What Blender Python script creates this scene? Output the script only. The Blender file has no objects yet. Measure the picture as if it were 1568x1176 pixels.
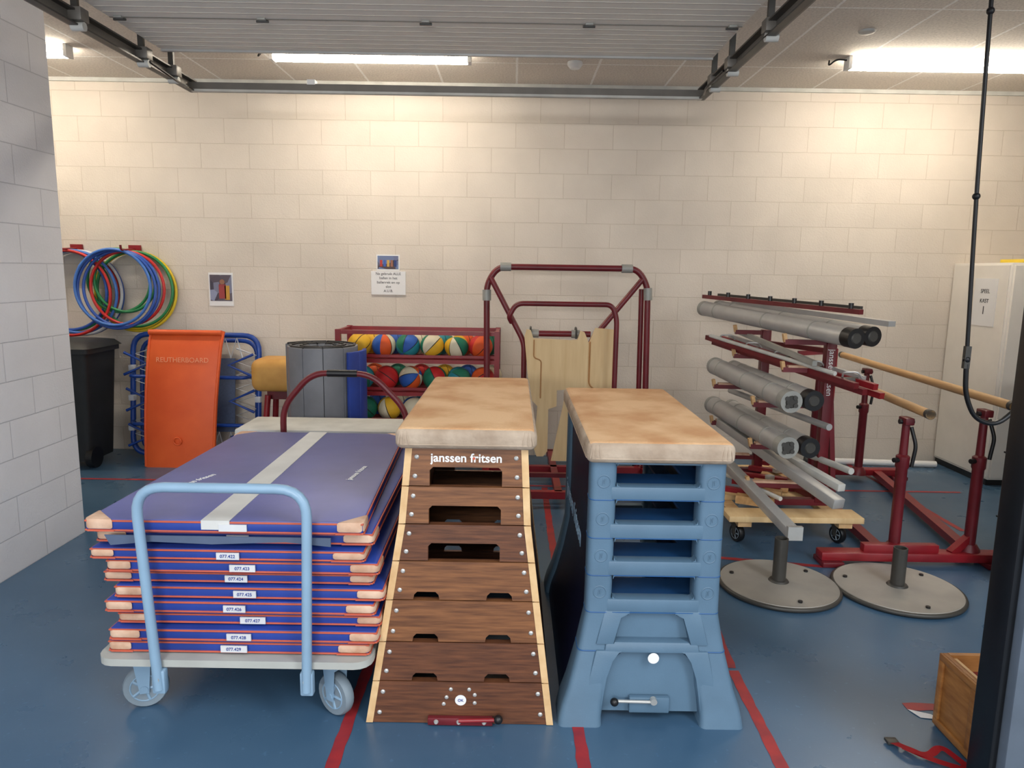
import bpy, bmesh, math, random
from mathutils import Vector, Matrix
random.seed(7)
V=Vector
sc=bpy.context.scene
try: sc.view_settings.view_transform='Standard'
except Exception: pass

# ------------------------------------------------------------ materials
def lin(c):
    def f(x):
        x/=255.0
        return x/12.92 if x<=0.04045 else ((x+0.055)/1.055)**2.4
    return (f(c[0]),f(c[1]),f(c[2]),1)
def newmat(name):
    m=bpy.data.materials.new(name); m.use_nodes=True
    nt=m.node_tree; b=nt.nodes['Principled BSDF']
    return m,nt,b
def M(name,col,rough=.5,metal=0.0,var=.12,scale=8,bump=0.0,stretch=None,col2=None,bscale=None,lo=.3,hi=.7):
    m,nt,b=newmat(name); N=nt.nodes; L=nt.links
    b.inputs['Roughness'].default_value=rough; b.inputs['Metallic'].default_value=metal
    tc=N.new('ShaderNodeTexCoord'); mp=N.new('ShaderNodeMapping')
    L.new(tc.outputs['Object'],mp.inputs[0])
    if stretch: mp.inputs['Scale'].default_value=stretch
    n=N.new('ShaderNodeTexNoise'); n.inputs['Scale'].default_value=scale; n.inputs['Detail'].default_value=5
    L.new(mp.outputs[0],n.inputs['Vector'])
    cr=N.new('ShaderNodeValToRGB'); c=lin(col)
    d=lin(col2) if col2 else tuple(x*(1-var) for x in c[:3])+(1,)
    e=c if col2 else tuple(min(1,x*(1+var)) for x in c[:3])+(1,)
    cr.color_ramp.elements[0].position=lo; cr.color_ramp.elements[1].position=hi
    cr.color_ramp.elements[0].color=d; cr.color_ramp.elements[1].color=e
    L.new(n.outputs[0],cr.inputs[0]); L.new(cr.outputs[0],b.inputs['Base Color'])
    if bump:
        bp=N.new('ShaderNodeBump'); bp.inputs['Strength'].default_value=bump; bp.inputs['Distance'].default_value=.01
        n2=N.new('ShaderNodeTexNoise'); n2.inputs['Scale'].default_value=bscale or scale*4
        L.new(mp.outputs[0],n2.inputs['Vector']); L.new(n2.outputs[0],bp.inputs['Height']); L.new(bp.outputs[0],b.inputs['Normal'])
    return m
def blockmat(name,col,mort,axis):
    m,nt,b=newmat(name); N=nt.nodes; L=nt.links
    b.inputs['Roughness'].default_value=.75
    tc=N.new('ShaderNodeTexCoord'); sp=N.new('ShaderNodeSeparateXYZ'); cb=N.new('ShaderNodeCombineXYZ')
    L.new(tc.outputs['Object'],sp.inputs[0]); L.new(sp.outputs[axis],cb.inputs[0]); L.new(sp.outputs[2],cb.inputs[1])
    br=N.new('ShaderNodeTexBrick'); br.offset=.5
    br.inputs['Scale'].default_value=1; br.inputs['Brick Width'].default_value=.4; br.inputs['Row Height'].default_value=.2
    br.inputs['Mortar Size'].default_value=.0035; br.inputs['Mortar Smooth'].default_value=.6
    c=lin(col)
    br.inputs['Color1'].default_value=tuple(x*1.02 for x in c[:3])+(1,); br.inputs['Color2'].default_value=tuple(x*.975 for x in c[:3])+(1,)
    br.inputs['Mortar'].default_value=lin(mort)
    L.new(cb.outputs[0],br.inputs['Vector'])
    n=N.new('ShaderNodeTexNoise'); n.inputs['Scale'].default_value=90; n.inputs['Detail'].default_value=3
    L.new(tc.outputs['Object'],n.inputs['Vector'])
    n3=N.new('ShaderNodeTexNoise'); n3.inputs['Scale'].default_value=1.6; n3.inputs['Detail'].default_value=4
    L.new(tc.outputs['Object'],n3.inputs['Vector'])
    mr=N.new('ShaderNodeMapRange'); mr.inputs[1].default_value=.3; mr.inputs[2].default_value=.7; mr.inputs[3].default_value=.88; mr.inputs[4].default_value=1.03
    L.new(n3.outputs[0],mr.inputs[0])
    mx=N.new('ShaderNodeVectorMath'); mx.operation='SCALE'; L.new(br.outputs[0],mx.inputs[0]); L.new(mr.outputs[0],mx.inputs['Scale'])
    L.new(mx.outputs[0],b.inputs['Base Color'])
    ad=N.new('ShaderNodeMath'); ad.operation='MULTIPLY_ADD'; L.new(br.outputs['Fac'],ad.inputs[0]); ad.inputs[1].default_value=-1.5; L.new(n.outputs[0],ad.inputs[2])
    bp=N.new('ShaderNodeBump'); bp.inputs['Strength'].default_value=.4; bp.inputs['Distance'].default_value=.006
    L.new(ad.outputs[0],bp.inputs['Height']); L.new(bp.outputs[0],b.inputs['Normal'])
    return m
def emis(name,col,s):
    m,nt,b=newmat(name); b.inputs['Base Color'].default_value=lin(col)
    b.inputs['Emission Color'].default_value=lin(col); b.inputs['Emission Strength'].default_value=s
    return m
def ballmat(name,c1,c2,c3):
    m,nt,b=newmat(name); N=nt.nodes; L=nt.links; b.inputs['Roughness'].default_value=.65
    tc=N.new('ShaderNodeTexCoord'); g=N.new('ShaderNodeTexGradient'); g.gradient_type='RADIAL'
    L.new(tc.outputs['Object'],g.inputs[0])
    cr=N.new('ShaderNodeValToRGB'); cr.color_ramp.interpolation='CONSTANT'
    el=cr.color_ramp.elements; cols=[c1,c2,c3,c1,c2,c3]
    k=lin((30,28,26))
    el[0].position=0; el[0].color=lin(cols[0]); el[1].position=1/6-.012; el[1].color=k
    for i in range(1,6):
        e=el.new(i/6); e.color=lin(cols[i])
        if i<5: e=el.new((i+1)/6-.012); e.color=k
    L.new(g.outputs[0],cr.inputs[0]); L.new(cr.outputs[0],b.inputs['Base Color'])
    return m

# ------------------------------------------------------------ mesh helpers
def G(name,loc=(0,0,0)):
    e=bpy.data.objects.new(name,None); bpy.context.collection.objects.link(e); e.location=loc; e.empty_display_size=.1
    return e
def fin(bm,g,name,mats,smooth=True,ang=.6,loc=None):
    bmesh.ops.recalc_face_normals(bm,faces=bm.faces)
    me=bpy.data.meshes.new(name); bm.to_mesh(me); bm.free()
    if not isinstance(mats,(list,tuple)): mats=[mats]
    for m in mats: me.materials.append(m)
    if smooth:
        me.shade_smooth(); me.set_sharp_from_angle(angle=ang)
    ob=bpy.data.objects.new(name,me); bpy.context.collection.objects.link(ob)
    if loc is not None: ob.location=loc
    if g is not None:
        ob.parent=g; ob.matrix_parent_inverse=Matrix.Translation(g.location).inverted()
    return ob
def box(g,name,c,s,m,rz=0,bev=0,rot=None,seg=2):
    bm=bmesh.new(); bmesh.ops.create_cube(bm,size=1)
    for v in bm.verts: v.co=V((v.co.x*s[0],v.co.y*s[1],v.co.z*s[2]))
    if bev: bmesh.ops.bevel(bm,geom=bm.edges[:],offset=bev,segments=seg,affect='EDGES',profile=.5)
    R=rot if rot is not None else Matrix.Rotation(rz,3,'Z')
    for v in bm.verts: v.co=R@v.co+V(c)
    return fin(bm,g,name,m)
def bb(g,name,x0,x1,y0,y1,z0,z1,m,bev=0):
    return box(g,name,((x0+x1)/2,(y0+y1)/2,(z0+z1)/2),(x1-x0,y1-y0,z1-z0),m,bev=bev)
def beam(g,name,p0,p1,w,h,m,bev=0):
    p0=V(p0);p1=V(p1);d=p1-p0; L=d.length; y=d.normalized(); x=y.cross(V((0,0,1)))
    if x.length<1e-4: x=V((1,0,0))
    x.normalize(); z=x.cross(y)
    R=Matrix((x,y,z)).transposed()
    return box(g,name,(p0+p1)/2,(w,L,h),m,rot=R,bev=bev)
def frame(t):
    a=V((0,0,1)) if abs(t.z)<.9 else V((1,0,0))
    x=t.cross(a).normalized(); return x,t.cross(x).normalized()
def cyl(g,name,p0,p1,r,m,seg=20,r2=None):
    p0=V(p0);p1=V(p1); t=(p1-p0).normalized(); x,y=frame(t); r2=r if r2 is None else r2
    bm=bmesh.new(); A=[];B=[]
    for i in range(seg):
        a=2*math.pi*i/seg; d=x*math.cos(a)+y*math.sin(a)
        A.append(bm.verts.new(p0+d*r)); B.append(bm.verts.new(p1+d*r2))
    for i in range(seg): j=(i+1)%seg; bm.faces.new((A[i],A[j],B[j],B[i]))
    bm.faces.new(A[::-1]); bm.faces.new(B)
    return fin(bm,g,name,m)
def fillet(pts,rad,closed=False,n=6):
    out=[]; N=len(pts)
    for i,p in enumerate(pts):
        if not closed and i in(0,N-1): out.append(p); continue
        a=pts[i-1]; b=pts[(i+1)%N]; da=a-p; db=b-p
        r=min(rad,da.length*.48,db.length*.48)
        q0=p+da.normalized()*r; q1=p+db.normalized()*r
        for k in range(n+1):
            t=k/n; out.append(q0*(1-t)**2+p*2*t*(1-t)+q1*t*t)
    return out
def tube(g,name,pts,r,m,fil=0,seg=12,closed=False):
    pts=[V(p) for p in pts]
    if fil: pts=fillet(pts,fil,closed)
    n=len(pts); bm=bmesh.new(); rings=[]; px=None
    for i,p in enumerate(pts):
        if closed: t=(pts[(i+1)%n]-pts[i-1]).normalized()
        elif i==0: t=(pts[1]-p).normalized()
        elif i==n-1: t=(p-pts[-2]).normalized()
        else: t=((pts[i+1]-p).normalized()+(p-pts[i-1]).normalized()).normalized()
        if px is None: px,_=frame(t)
        x=(px-t*px.dot(t)).normalized(); px=x; y=t.cross(x)
        rings.append([bm.verts.new(p+(x*math.cos(2*math.pi*k/seg)+y*math.sin(2*math.pi*k/seg))*r) for k in range(seg)])
    rr=range(n if closed else n-1)
    for i in rr:
        A=rings[i];B=rings[(i+1)%n]
        for k in range(seg): l=(k+1)%seg; bm.faces.new((A[k],A[l],B[l],B[k]))
    if not closed: bm.faces.new(rings[0][::-1]); bm.faces.new(rings[-1])
    return fin(bm,g,name,m,ang=1.0)
def prism(g,name,poly,ext,m,bev=0):
    bm=bmesh.new(); ext=V(ext)
    A=[bm.verts.new(V(p)) for p in poly]; B=[bm.verts.new(V(p)+ext) for p in poly]; n=len(A)
    bm.faces.new(A); bm.faces.new(B[::-1])
    for i in range(n): j=(i+1)%n; bm.faces.new((A[i],B[i],B[j],A[j]))
    if bev: bmesh.ops.bevel(bm,geom=bm.edges[:],offset=bev,segments=2,affect='EDGES',profile=.5)
    return fin(bm,g,name,m)
def lathe(g,name,c,prof,m,axis=(0,0,1),seg=32):
    c=V(c); t=V(axis).normalized(); x,y=frame(t); bm=bmesh.new(); rings=[]
    for r,z in prof:
        rings.append([bm.verts.new(c+t*z+(x*math.cos(2*math.pi*k/seg)+y*math.sin(2*math.pi*k/seg))*max(r,1e-4)) for k in range(seg)])
    for A,B in zip(rings,rings[1:]):
        for k in range(seg): l=(k+1)%seg; bm.faces.new((A[k],A[l],B[l],B[k]))
    bm.faces.new(rings[0][::-1]); bm.faces.new(rings[-1])
    return fin(bm,g,name,m)
def loft(g,name,rings,m,caps=True,ang=.6):
    bm=bmesh.new(); R=[[bm.verts.new(V(p)) for p in r] for r in rings]; n=len(R[0])
    for A,B in zip(R,R[1:]):
        for k in range(n): l=(k+1)%n; bm.faces.new((A[k],A[l],B[l],B[k]))
    if caps: bm.faces.new(R[0][::-1]); bm.faces.new(R[-1])
    return fin(bm,g,name,m,ang=ang)
def rrect(x0,x1,y0,y1,z,r,n=4):
    out=[]
    for cx,cy,a0 in((x1-r,y1-r,0),(x0+r,y1-r,90),(x0+r,y0+r,180),(x1-r,y0+r,270)):
        for k in range(n+1):
            a=math.radians(a0+90*k/n); out.append(V((cx+r*math.cos(a),cy+r*math.sin(a),z)))
    return out
def torus(g,name,c,nrm,R,r,m,seg=48,s2=8):
    c=V(c); t=V(nrm).normalized(); x,y=frame(t)
    pts=[c+(x*math.cos(2*math.pi*k/seg)+y*math.sin(2*math.pi*k/seg))*R for k in range(seg)]
    return tube(g,name,pts,r,m,seg=s2,closed=True)
def ball(g,name,c,r,m,rot=(0,0,0)):
    bm=bmesh.new(); bmesh.ops.create_uvsphere(bm,u_segments=24,v_segments=14,radius=r)
    ob=fin(bm,g,name,m,loc=V(c),ang=3); ob.rotation_euler=rot; return ob
def text(g,name,body,c,size,m,rot=(math.pi/2,0,0),ext=.0008,sx=1,align='CENTER',bold=0):
    cu=bpy.data.curves.new(name,'FONT'); cu.body=body; cu.size=size; cu.extrude=ext; cu.align_x=align; cu.align_y='CENTER'; cu.offset=bold
    tmp=bpy.data.objects.new(name+'_t',cu); bpy.context.collection.objects.link(tmp)
    dg=bpy.context.evaluated_depsgraph_get(); me=bpy.data.meshes.new_from_object(tmp.evaluated_get(dg))
    bpy.data.objects.remove(tmp)
    me.materials.clear(); me.materials.append(m)
    ob=bpy.data.objects.new(name,me); bpy.context.collection.objects.link(ob)
    ob.location=c; ob.rotation_euler=rot; ob.scale=(sx,1,1)
    if g is not None: ob.parent=g; ob.matrix_parent_inverse=Matrix.Translation(g.location).inverted()
    return ob
def caster(g,n,x,y,r,w,ang,tyre,hub,fork,ztop):
    ax=V((math.cos(ang),math.sin(ang),0)); c=V((x,y,r))
    lathe(g,n+'_tyre',c,[(r*.66,-w/2),(r*.93,-w/2),(r,-w/4),(r,w/4),(r*.93,w/2),(r*.66,w/2)],tyre,axis=ax,seg=28)
    lathe(g,n+'_hub',c,[(r*.66,-w*.40),(r*.66,w*.40)],hub,axis=ax,seg=20)
    torus(g,n+'_rim',c+ax*w*.5,ax,r*.64,r*.035,hub,seg=24,s2=6); torus(g,n+'_rim',c-ax*w*.5,ax,r*.64,r*.035,hub,seg=24,s2=6)
    lathe(g,n+'_axle',c,[(r*.18,-w*.9),(r*.18,w*.9)],fork,axis=ax,seg=10)
    for k in range(5):
        a=2*math.pi*k/5; u,v=frame(ax); d=u*math.cos(a)+v*math.sin(a)
        for s in(-1,1): cyl(g,n+'_spoke',c+d*r*.15+ax*s*w*.46,c+d*r*.62+ax*s*w*.46,r*.08,hub,seg=6)
    for s in(-1,1):
        o=ax*s*w*.75; d=V((-ax.y,ax.x,0))
        prism(g,n+'_fork',[c+o-d*r*.2+V((0,0,-r*.2)),c+o+d*r*.2+V((0,0,-r*.2)),c+o+d*r*.45+V((0,0,ztop-r)),c+o-d*r*.35+V((0,0,ztop-r))],ax*s*.003,fork)
    box(g,n+'_plate',(x,y,ztop+.002),(r*1.2,r*1.2,.01),fork,rz=ang)

# ------------------------------------------------------------ palette
m_wall=blockmat('painted_block_cream',(220,210,197),(204,192,177),0)
m_wallx=blockmat('painted_block_grey',(222,222,226),(192,192,198),1)
m_wallr=blockmat('painted_block_cream_side',(220,210,197),(204,192,177),1)
m_red=M('dark_red_paint',(134,28,36),.35,var=.2)
m_redm=M('maroon_paint',(104,26,34),.4,var=.2)
m_alu=M('aluminium_grey',(178,178,176),.4,.35,var=.08)
m_alud=M('aluminium_dull',(156,156,150),.5,.2,var=.12)
m_bar=M('bar_grey',(112,108,102),.45,.2)
m_black=M('black_plastic',(18,18,20),.4,var=.2)
m_dk=M('dark_steel',(70,68,64),.45,.3)
m_tan=M('suede_tan',(222,182,138),.85,scale=5,bump=.35,bscale=90,col2=(198,148,102),lo=.36,hi=.6)
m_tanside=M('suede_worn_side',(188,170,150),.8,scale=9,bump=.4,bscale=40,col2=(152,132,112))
m_corner=M('leather_corner',(222,190,164),.75,scale=14,col2=(190,148,120),bump=.2)
m_wood=M('oak_dark',(138,90,54),.5,scale=3.5,stretch=(2,2,26),col2=(90,54,31),bump=.05)
m_woodd=M('oak_darker',(112,68,42),.5,scale=4,stretch=(2,2,26),col2=(74,42,26),bump=.05)
m_woodl=M('ash_light',(226,192,144),.5,scale=6,stretch=(3,3,3),col2=(204,164,114))
m_ply=M('plywood',(234,204,154),.6,scale=3,stretch=(9,3,1),col2=(222,188,136))
m_rail=M('rail_wood',(214,174,122),.45,scale=4,stretch=(12,1,12),col2=(188,146,96))
m_bolt=M('bolt_zinc',(196,196,192),.35,.5)
m_white=M('white_label',(236,236,234),.6,var=.03)
m_lab=M('faded_label',(206,208,210),.6,var=.08)
m_blue=M('mat_blue',(34,62,146),.5,var=.2,scale=4,bump=.1)
m_top=M('mat_top_sheen_blue',(88,94,152),.42,var=.12,scale=4,bump=.25,bscale=5)  # mat blue with the sheen on top painted into its purple tone
m_orange=M('orange_piping',(192,90,66),.6)
m_strip=M('grey_white_band',(206,206,202),.7,var=.06)
m_deck=M('trolley_deck_grey',(176,178,172),.6,var=.08)
m_lb=M('light_blue_paint',(136,166,190),.35,var=.06)
m_tyre=M('grey_rubber',(126,140,150),.6)
m_bx=M('blue_plastic',(86,114,136),.5,var=.07,bump=.05,bscale=200)
m_bxi=M('blue_plastic_inner',(36,86,138),.5,var=.1)
m_navy=M('navy_panel',(24,30,58),.35,var=.15)
m_grey=M('grey_mat_vinyl',(112,114,120),.5,var=.1,bump=.1)
m_ltgrey=M('light_grey_vinyl',(196,196,190),.6)
m_or=M('orange_board',(230,98,40),.5,var=.12,scale=3,col2=(212,80,28))
m_tb=M('trampoline_blue',(24,66,150),.35)
m_bed=M('trampoline_bed',(70,84,112),.7,scale=60)
m_rope=M('white_elastic',(206,210,216),.6)
m_cab=M('cabinet_white',(232,227,218),.5,var=.03)
m_disc=M('disc_steel',(158,154,146),.5,.2,var=.12,scale=5)
m_bin=M('bin_dark',(34,36,38),.5,var=.15)
m_door=M('door_panel_beige',(230,226,216),.6,var=.03)
m_rib=M('door_rib',(208,203,192),.6,var=.02)
m_seam=M('door_seam',(120,116,108),.6,var=.02)
m_paper=M('paper',(230,230,230),.7,var=.02)
m_txt=M('ink_black',(30,30,34),.7,var=0)
m_tape=M('red_tape',(168,44,46),.5,scale=14,col2=(134,40,50))
m_chest=M('chest_wood',(178,124,68),.45,scale=4,stretch=(3,3,14),col2=(146,94,48))

# ------------------------------------------------------------ room shell
def floor_mat():
    m,nt,b=newmat('blue_sports_floor'); N=nt.nodes; L=nt.links
    tc=N.new('ShaderNodeTexCoord'); n=N.new('ShaderNodeTexNoise'); n.inputs['Scale'].default_value=1.3; n.inputs['Detail'].default_value=6
    L.new(tc.outputs['Object'],n.inputs['Vector'])
    cr=N.new('ShaderNodeValToRGB'); cr.color_ramp.elements[0].position=.3; cr.color_ramp.elements[1].position=.72
    cr.color_ramp.elements[0].color=lin((54,86,114)); cr.color_ramp.elements[1].color=lin((78,106,131))
    L.new(n.outputs[0],cr.inputs[0])
    n4=N.new('ShaderNodeTexNoise'); n4.inputs['Scale'].default_value=38; n4.inputs['Detail'].default_value=2; L.new(tc.outputs['Object'],n4.inputs['Vector'])
    mr4=N.new('ShaderNodeMapRange'); mr4.inputs[1].default_value=.66; mr4.inputs[2].default_value=.74; mr4.inputs[3].default_value=1; mr4.inputs[4].default_value=1.25
    L.new(n4.outputs[0],mr4.inputs[0])
    mx=N.new('ShaderNodeVectorMath'); mx.operation='SCALE'; L.new(cr.outputs[0],mx.inputs[0]); L.new(mr4.outputs[0],mx.inputs['Scale']); L.new(mx.outputs[0],b.inputs['Base Color'])
    n2=N.new('ShaderNodeTexNoise'); n2.inputs['Scale'].default_value=4; n2.inputs['Detail'].default_value=8
    L.new(tc.outputs['Object'],n2.inputs['Vector'])
    mr=N.new('ShaderNodeMapRange'); mr.inputs[3].default_value=.20; mr.inputs[4].default_value=.40
    L.new(n2.outputs[0],mr.inputs[0]); L.new(mr.outputs[0],b.inputs['Roughness'])
    return m
def ceil_mat():
    m,nt,b=newmat('ceiling_tiles'); N=nt.nodes; L=nt.links; b.inputs['Roughness'].default_value=.9
    tc=N.new('ShaderNodeTexCoord')
    br=N.new('ShaderNodeTexBrick'); br.offset=0; br.inputs['Scale'].default_value=1; br.inputs['Brick Width'].default_value=.6; br.inputs['Row Height'].default_value=1.2
    br.inputs['Mortar Size'].default_value=.009; br.inputs['Mortar Smooth'].default_value=.1
    br.inputs['Color1'].default_value=lin((226,218,208)); br.inputs['Color2'].default_value=lin((219,211,201)); br.inputs['Mortar'].default_value=lin((250,248,244))
    mp=N.new('ShaderNodeMapping'); mp.inputs['Location'].default_value=(0,.45,0)
    L.new(tc.outputs['Object'],mp.inputs[0]); L.new(mp.outputs[0],br.inputs['Vector'])
    n=N.new('ShaderNodeTexNoise'); n.inputs['Scale'].default_value=70; n.inputs['Detail'].default_value=4; L.new(tc.outputs['Object'],n.inputs['Vector'])
    mr=N.new('ShaderNodeMapRange'); mr.inputs[1].default_value=.35; mr.inputs[2].default_value=.6; mr.inputs[3].default_value=.80; mr.inputs[4].default_value=1.0
    L.new(n.outputs[0],mr.inputs[0])
    mx=N.new('ShaderNodeVectorMath'); mx.operation='SCALE'; L.new(br.outputs[0],mx.inputs[0]); L.new(mr.outputs[0],mx.inputs['Scale']); L.new(mx.outputs[0],b.inputs['Base Color'])
    bp=N.new('ShaderNodeBump'); bp.inputs['Strength'].default_value=.5; bp.inputs['Distance'].default_value=.004; L.new(n.outputs[0],bp.inputs['Height']); L.new(bp.outputs[0],b.inputs['Normal'])
    return m
H=3.1; YB=6.15
bb(None,'floor',-5.3,5.3,-3.5,6.3,-.1,0,floor_mat())
bb(None,'ceiling',-5.3,5.3,1.0,6.3,H,H+.1,ceil_mat())
bb(None,'wall_back',-5.3,5.3,YB,YB+.15,0,H,m_wall)
bb(None,'wall_left',-2.87,-2.57,-1.5,4.15,0,H,m_wallx)
bb(None,'wall_far_left',-5.3,-5.15,1.0,YB,0,H,m_wallr)
bb(None,'wall_far_right',5.15,5.3,1.0,YB,0,H,m_wallr)
bb(None,'wall_front_right',3.3,5.15,2.6,2.8,0,H,m_wall)
bb(None,'trim_ceiling_edge',-5.15,5.15,YB-.02,YB,H-.03,H,m_ltgrey)

# red floor lines
g=G('floor_marking_lines')
def line(x0,y0,x1,y1,w=.045):
    d=(V((x1,y1,0))-V((x0,y0,0))).normalized(); n=V((-d.y,d.x,0))*w/2
    a=V((x0,y0,.0015)); b=V((x1,y1,.0015)); L=(b-a).length; k=max(2,int(L/.04))
    A=[];B=[]
    for i in range(k+1):
        p=a.lerp(b,i/k); A.append(p-n*random.uniform(.82,1.08)); B.append(p+n*random.uniform(.82,1.08))
    bm=bmesh.new(); va=[bm.verts.new(p) for p in A]; vb=[bm.verts.new(p) for p in B]
    for i in range(k): bm.faces.new((va[i],va[i+1],vb[i+1],vb[i]))
    fin(bm,g,'line',m_tape)
line(-.565,.8,-.565,5.2); line(.255,.8,.255,5.2); line(.89,1.2,.92,2.72); line(.92,2.74,1.0,3.86)
line(-3.6,5.24,3.4,5.24,.035); line(1.2,3.9,1.75,3.8,.04); line(1.50,2.49,1.62,2.49,.05); line(2.9,4.4,2.9,6.0,.04)

# ------------------------------------------------------------ ceiling lamps
m_em=emis('lamp_diffuser',(255,244,226),52)
for x0,x1 in((-1.70,-.33),(2.30,3.78),(-4.6,-3.12)):
    g=G('ceiling_strip_light',((x0+x1)/2,5.28,3.07))
    bb(g,'housing',x0,x1,5.262,5.298,3.06,3.098,m_white)
    bb(g,'diffuser',x0+.01,x1-.01,5.24,5.32,3.02,3.06,m_em,bev=.01)
    for x in(x0,x1): bb(g,'end_cap',x-.012,x+.012,5.238,5.322,3.018,3.098,m_white)
    tube(g,'power_cable',[(x0,5.28,3.08),(x0-.08,5.29,3.09),(x0-.12,5.32,3.05),(x0-.1,5.36,3.098)],.006,m_black,fil=.04,seg=8)
g=G('smoke_detector',(.42,5.5,3.08)); lathe(g,'body',(.42,5.5,3.1),[(.055,0),(.055,-.02),(.035,-.045),(.015,-.05)],m_white)
g=G('sprinkler_cover',(2.16,4.73,3.08)); lathe(g,'rose',(2.16,4.73,3.1),[(.05,0),(.045,-.012),(.02,-.02)],m_ltgrey)

# ------------------------------------------------------------ overhead sectional door
g=G('overhead_door',(-.45,3,2.8))
for k in range(6):
    y1=4.27-k*.52; y0=y1-.52
    bb(g,'panel',-2.0,1.1,y0,y1,2.80,2.85,m_door)
    bb(g,'panel_seam',-2.0,1.1,y0-.004,y0+.004,2.797,2.80,m_seam)
    for j in range(1,7):
        bb(g,'rib',-1.99,1.09,y1-j*.073-.005,y1-j*.073+.005,2.7985,2.80,m_rib)
    for x in(-1.95,-1.25,-.45,.35,1.05):
        bb(g,'hinge',x-.02,x+.02,y0-.025,y0+.025,2.790,2.8,m_alud,bev=.003); cyl(g,'hinge_pin',(x-.03,y0,2.788),(x+.03,y0,2.788),.006,m_dk,seg=8)
bb(g,'edge_trim',-2.0,1.1,4.27,4.29,2.79,2.86,m_alu)
g=G('door_track',(-.45,4,2.72))
for s,x in((-1,-2.05),(1,1.17)):
    bb(g,'rail_web',x-.004+s*.02,x+.004+s*.02,1.0,4.8,2.69,2.76,m_bar)
    bb(g,'rail_top',x-.02,x+.02,1.0,4.8,2.752,2.76,m_dk); bb(g,'rail_bottom',x-.02,x+.02,1.0,4.8,2.69,2.698,m_dk)
    cyl(g,'spring_tube',(x+s*.05,1.0,2.735),(x+s*.05,4.45,2.735),.013,m_alud)
    for y in(3.55,4.15,4.5):
        bb(g,'bracket',x-.03,x+.045,y-.035,y+.035,2.71,2.77,m_bar,bev=.006); cyl(g,'roller',(x-.02,y,2.69),(x+.04,y,2.69),.02,m_ltgrey)
        bb(g,'hanger',x-.015,x+.015,y-.01,y+.01,2.76,3.1,m_dk)
    tube(g,'lift_cable',[(x-s*.04,4.15,2.7),(x-s*.08,4.35,2.66),(x-s*.03,4.6,2.68)],.007,m_black,fil=.05,seg=8)
bb(g,'cross_bar',-2.07,1.19,4.76,4.81,2.70,2.745,m_bar)
bb(g,'cross_bar_highlight',-2.05,1.17,4.750,4.785,2.688,2.702,m_ltgrey)  # highlight along the bar's underside, put in as a pale strip
bb(g,'bar_clip',-1.32,-1.27,4.755,4.815,2.74,2.77,m_white)

# ------------------------------------------------------------ right foreground door post
g=G('steel_door_post',(1.6,2,1.5))
bb(g,'rubber_edge',1.43,1.455,1.93,2.03,0.0,H,m_black,bev=.008)
bb(g,'steel_leaf',1.455,1.75,1.90,2.00,0.0,H,M('post_bluegrey',(96,106,118),.5),bev=.006)
bb(g,'foot_plate',1.44,1.78,1.88,2.04,0,.02,m_dk)

# ------------------------------------------------------------ mat trolley
def slab(g,n,c4,z0,z1,mt,mtop=None,bev=.006):
    prism(g,n,[(p[0],p[1],z0) for p in c4],(0,0,z1-z0),mt,bev=bev)
def outset(c4,o):
    cx=sum(p[0] for p in c4)/4; cy=sum(p[1] for p in c4)/4
    return [(p[0]+(o if p[0]>cx else -o),p[1]+(o if p[1]>cy else -o)) for p in c4]
def mat(g,c4,z0,z1,top=None):
    slab(g,'mat_core',c4,z0,z1,top or m_blue)
    if top: slab(g,'mat_side_band',outset(c4,.002),z0+.006,z1-.006,m_blue)
    h=.006
    slab(g,'piping_top',outset(c4,.004),z1-h-.004,z1-.004,m_orange,bev=.002)
    slab(g,'piping_bottom',outset(c4,.004),z0+.004,z0+.004+h,m_orange,bev=.002)
    o=outset(c4,.007)
    for i in range(4):
        zz0=z0+.010; zz1=z1-.001+(.003 if top else -.004)
        p=V((o[i][0],o[i][1],zz0)); a=V((o[i-1][0],o[i-1][1],zz0)); b=V((o[(i+1)%4][0],o[(i+1)%4][1],zz0))
        da=(a-p).normalized(); db=(b-p).normalized()
        s=random.uniform(.085,.115)
        prism(g,'corner_cap',[p+da*.014,p+da*s,p+db*s,p+db*.014],(0,0,zz1-zz0),m_corner,bev=.008)
        prism(g,'corner_piping',[p+da*.014,p+da*(s+.002),p+db*(s+.002),p+db*.014],(0,0,-.006),m_orange)
g=G('mat_trolley',(-.95,3,.4))
zb=.268; n=10; th=.0492
offs=[(.0,.0),(.03,-.01),(.035,.02),(.02,.0),(.05,.01),(.01,.03),(.035,.0),(-.01,-.01),(.015,.02),(0,0)]
for i in range(n):
    ox,oy=offs[i]; z0=zb+i*th; z1=z0+th-.003-(.004 if i in(2,5,7) else 0)
    lx=-1.385-.004*i+(.02 if i in(2,4,6) else 0)
    if i==n-1: c4=[(-1.425,2.31),(-.495,2.31),(-.555,3.64),(-1.40,3.64)]
    else: c4=[(lx+ox*.5,2.325+oy),(-.485+ox,2.325+oy),(-.50+ox,3.64+oy),(lx+ox*.5,3.64+oy)]
    mat(g,c4,z0,z1,m_top if i==n-1 else None)
    zm=(z0+z1)/2; yl=2.318+(oy if i<n-1 else -.012)-.004
    lw=random.uniform(.075,.095); ls=random.uniform(-.02,.02)
    bb(g,'label',-.985+ox+ls,-.985+lw+ox+ls,yl-.002,yl+.003,zm-.012,zm+.012,m_lab)
    if i<n-1: text(g,'label_number','077.42%d'%(9-i),(-.985+lw/2+ox+ls,yl-.003,zm),.016,m_blue)
zt=zb+n*th-.003
prism(g,'top_stripe',[(-1.035,2.308,zt),(-.94,2.308,zt),(-.955,3.642,zt),(-1.045,3.642,zt)],(0,0,.002),m_strip)
bb(g,'stripe_fold',-1.035,-.94,2.302,2.308,zt-.03,zt+.002,m_strip)
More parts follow.
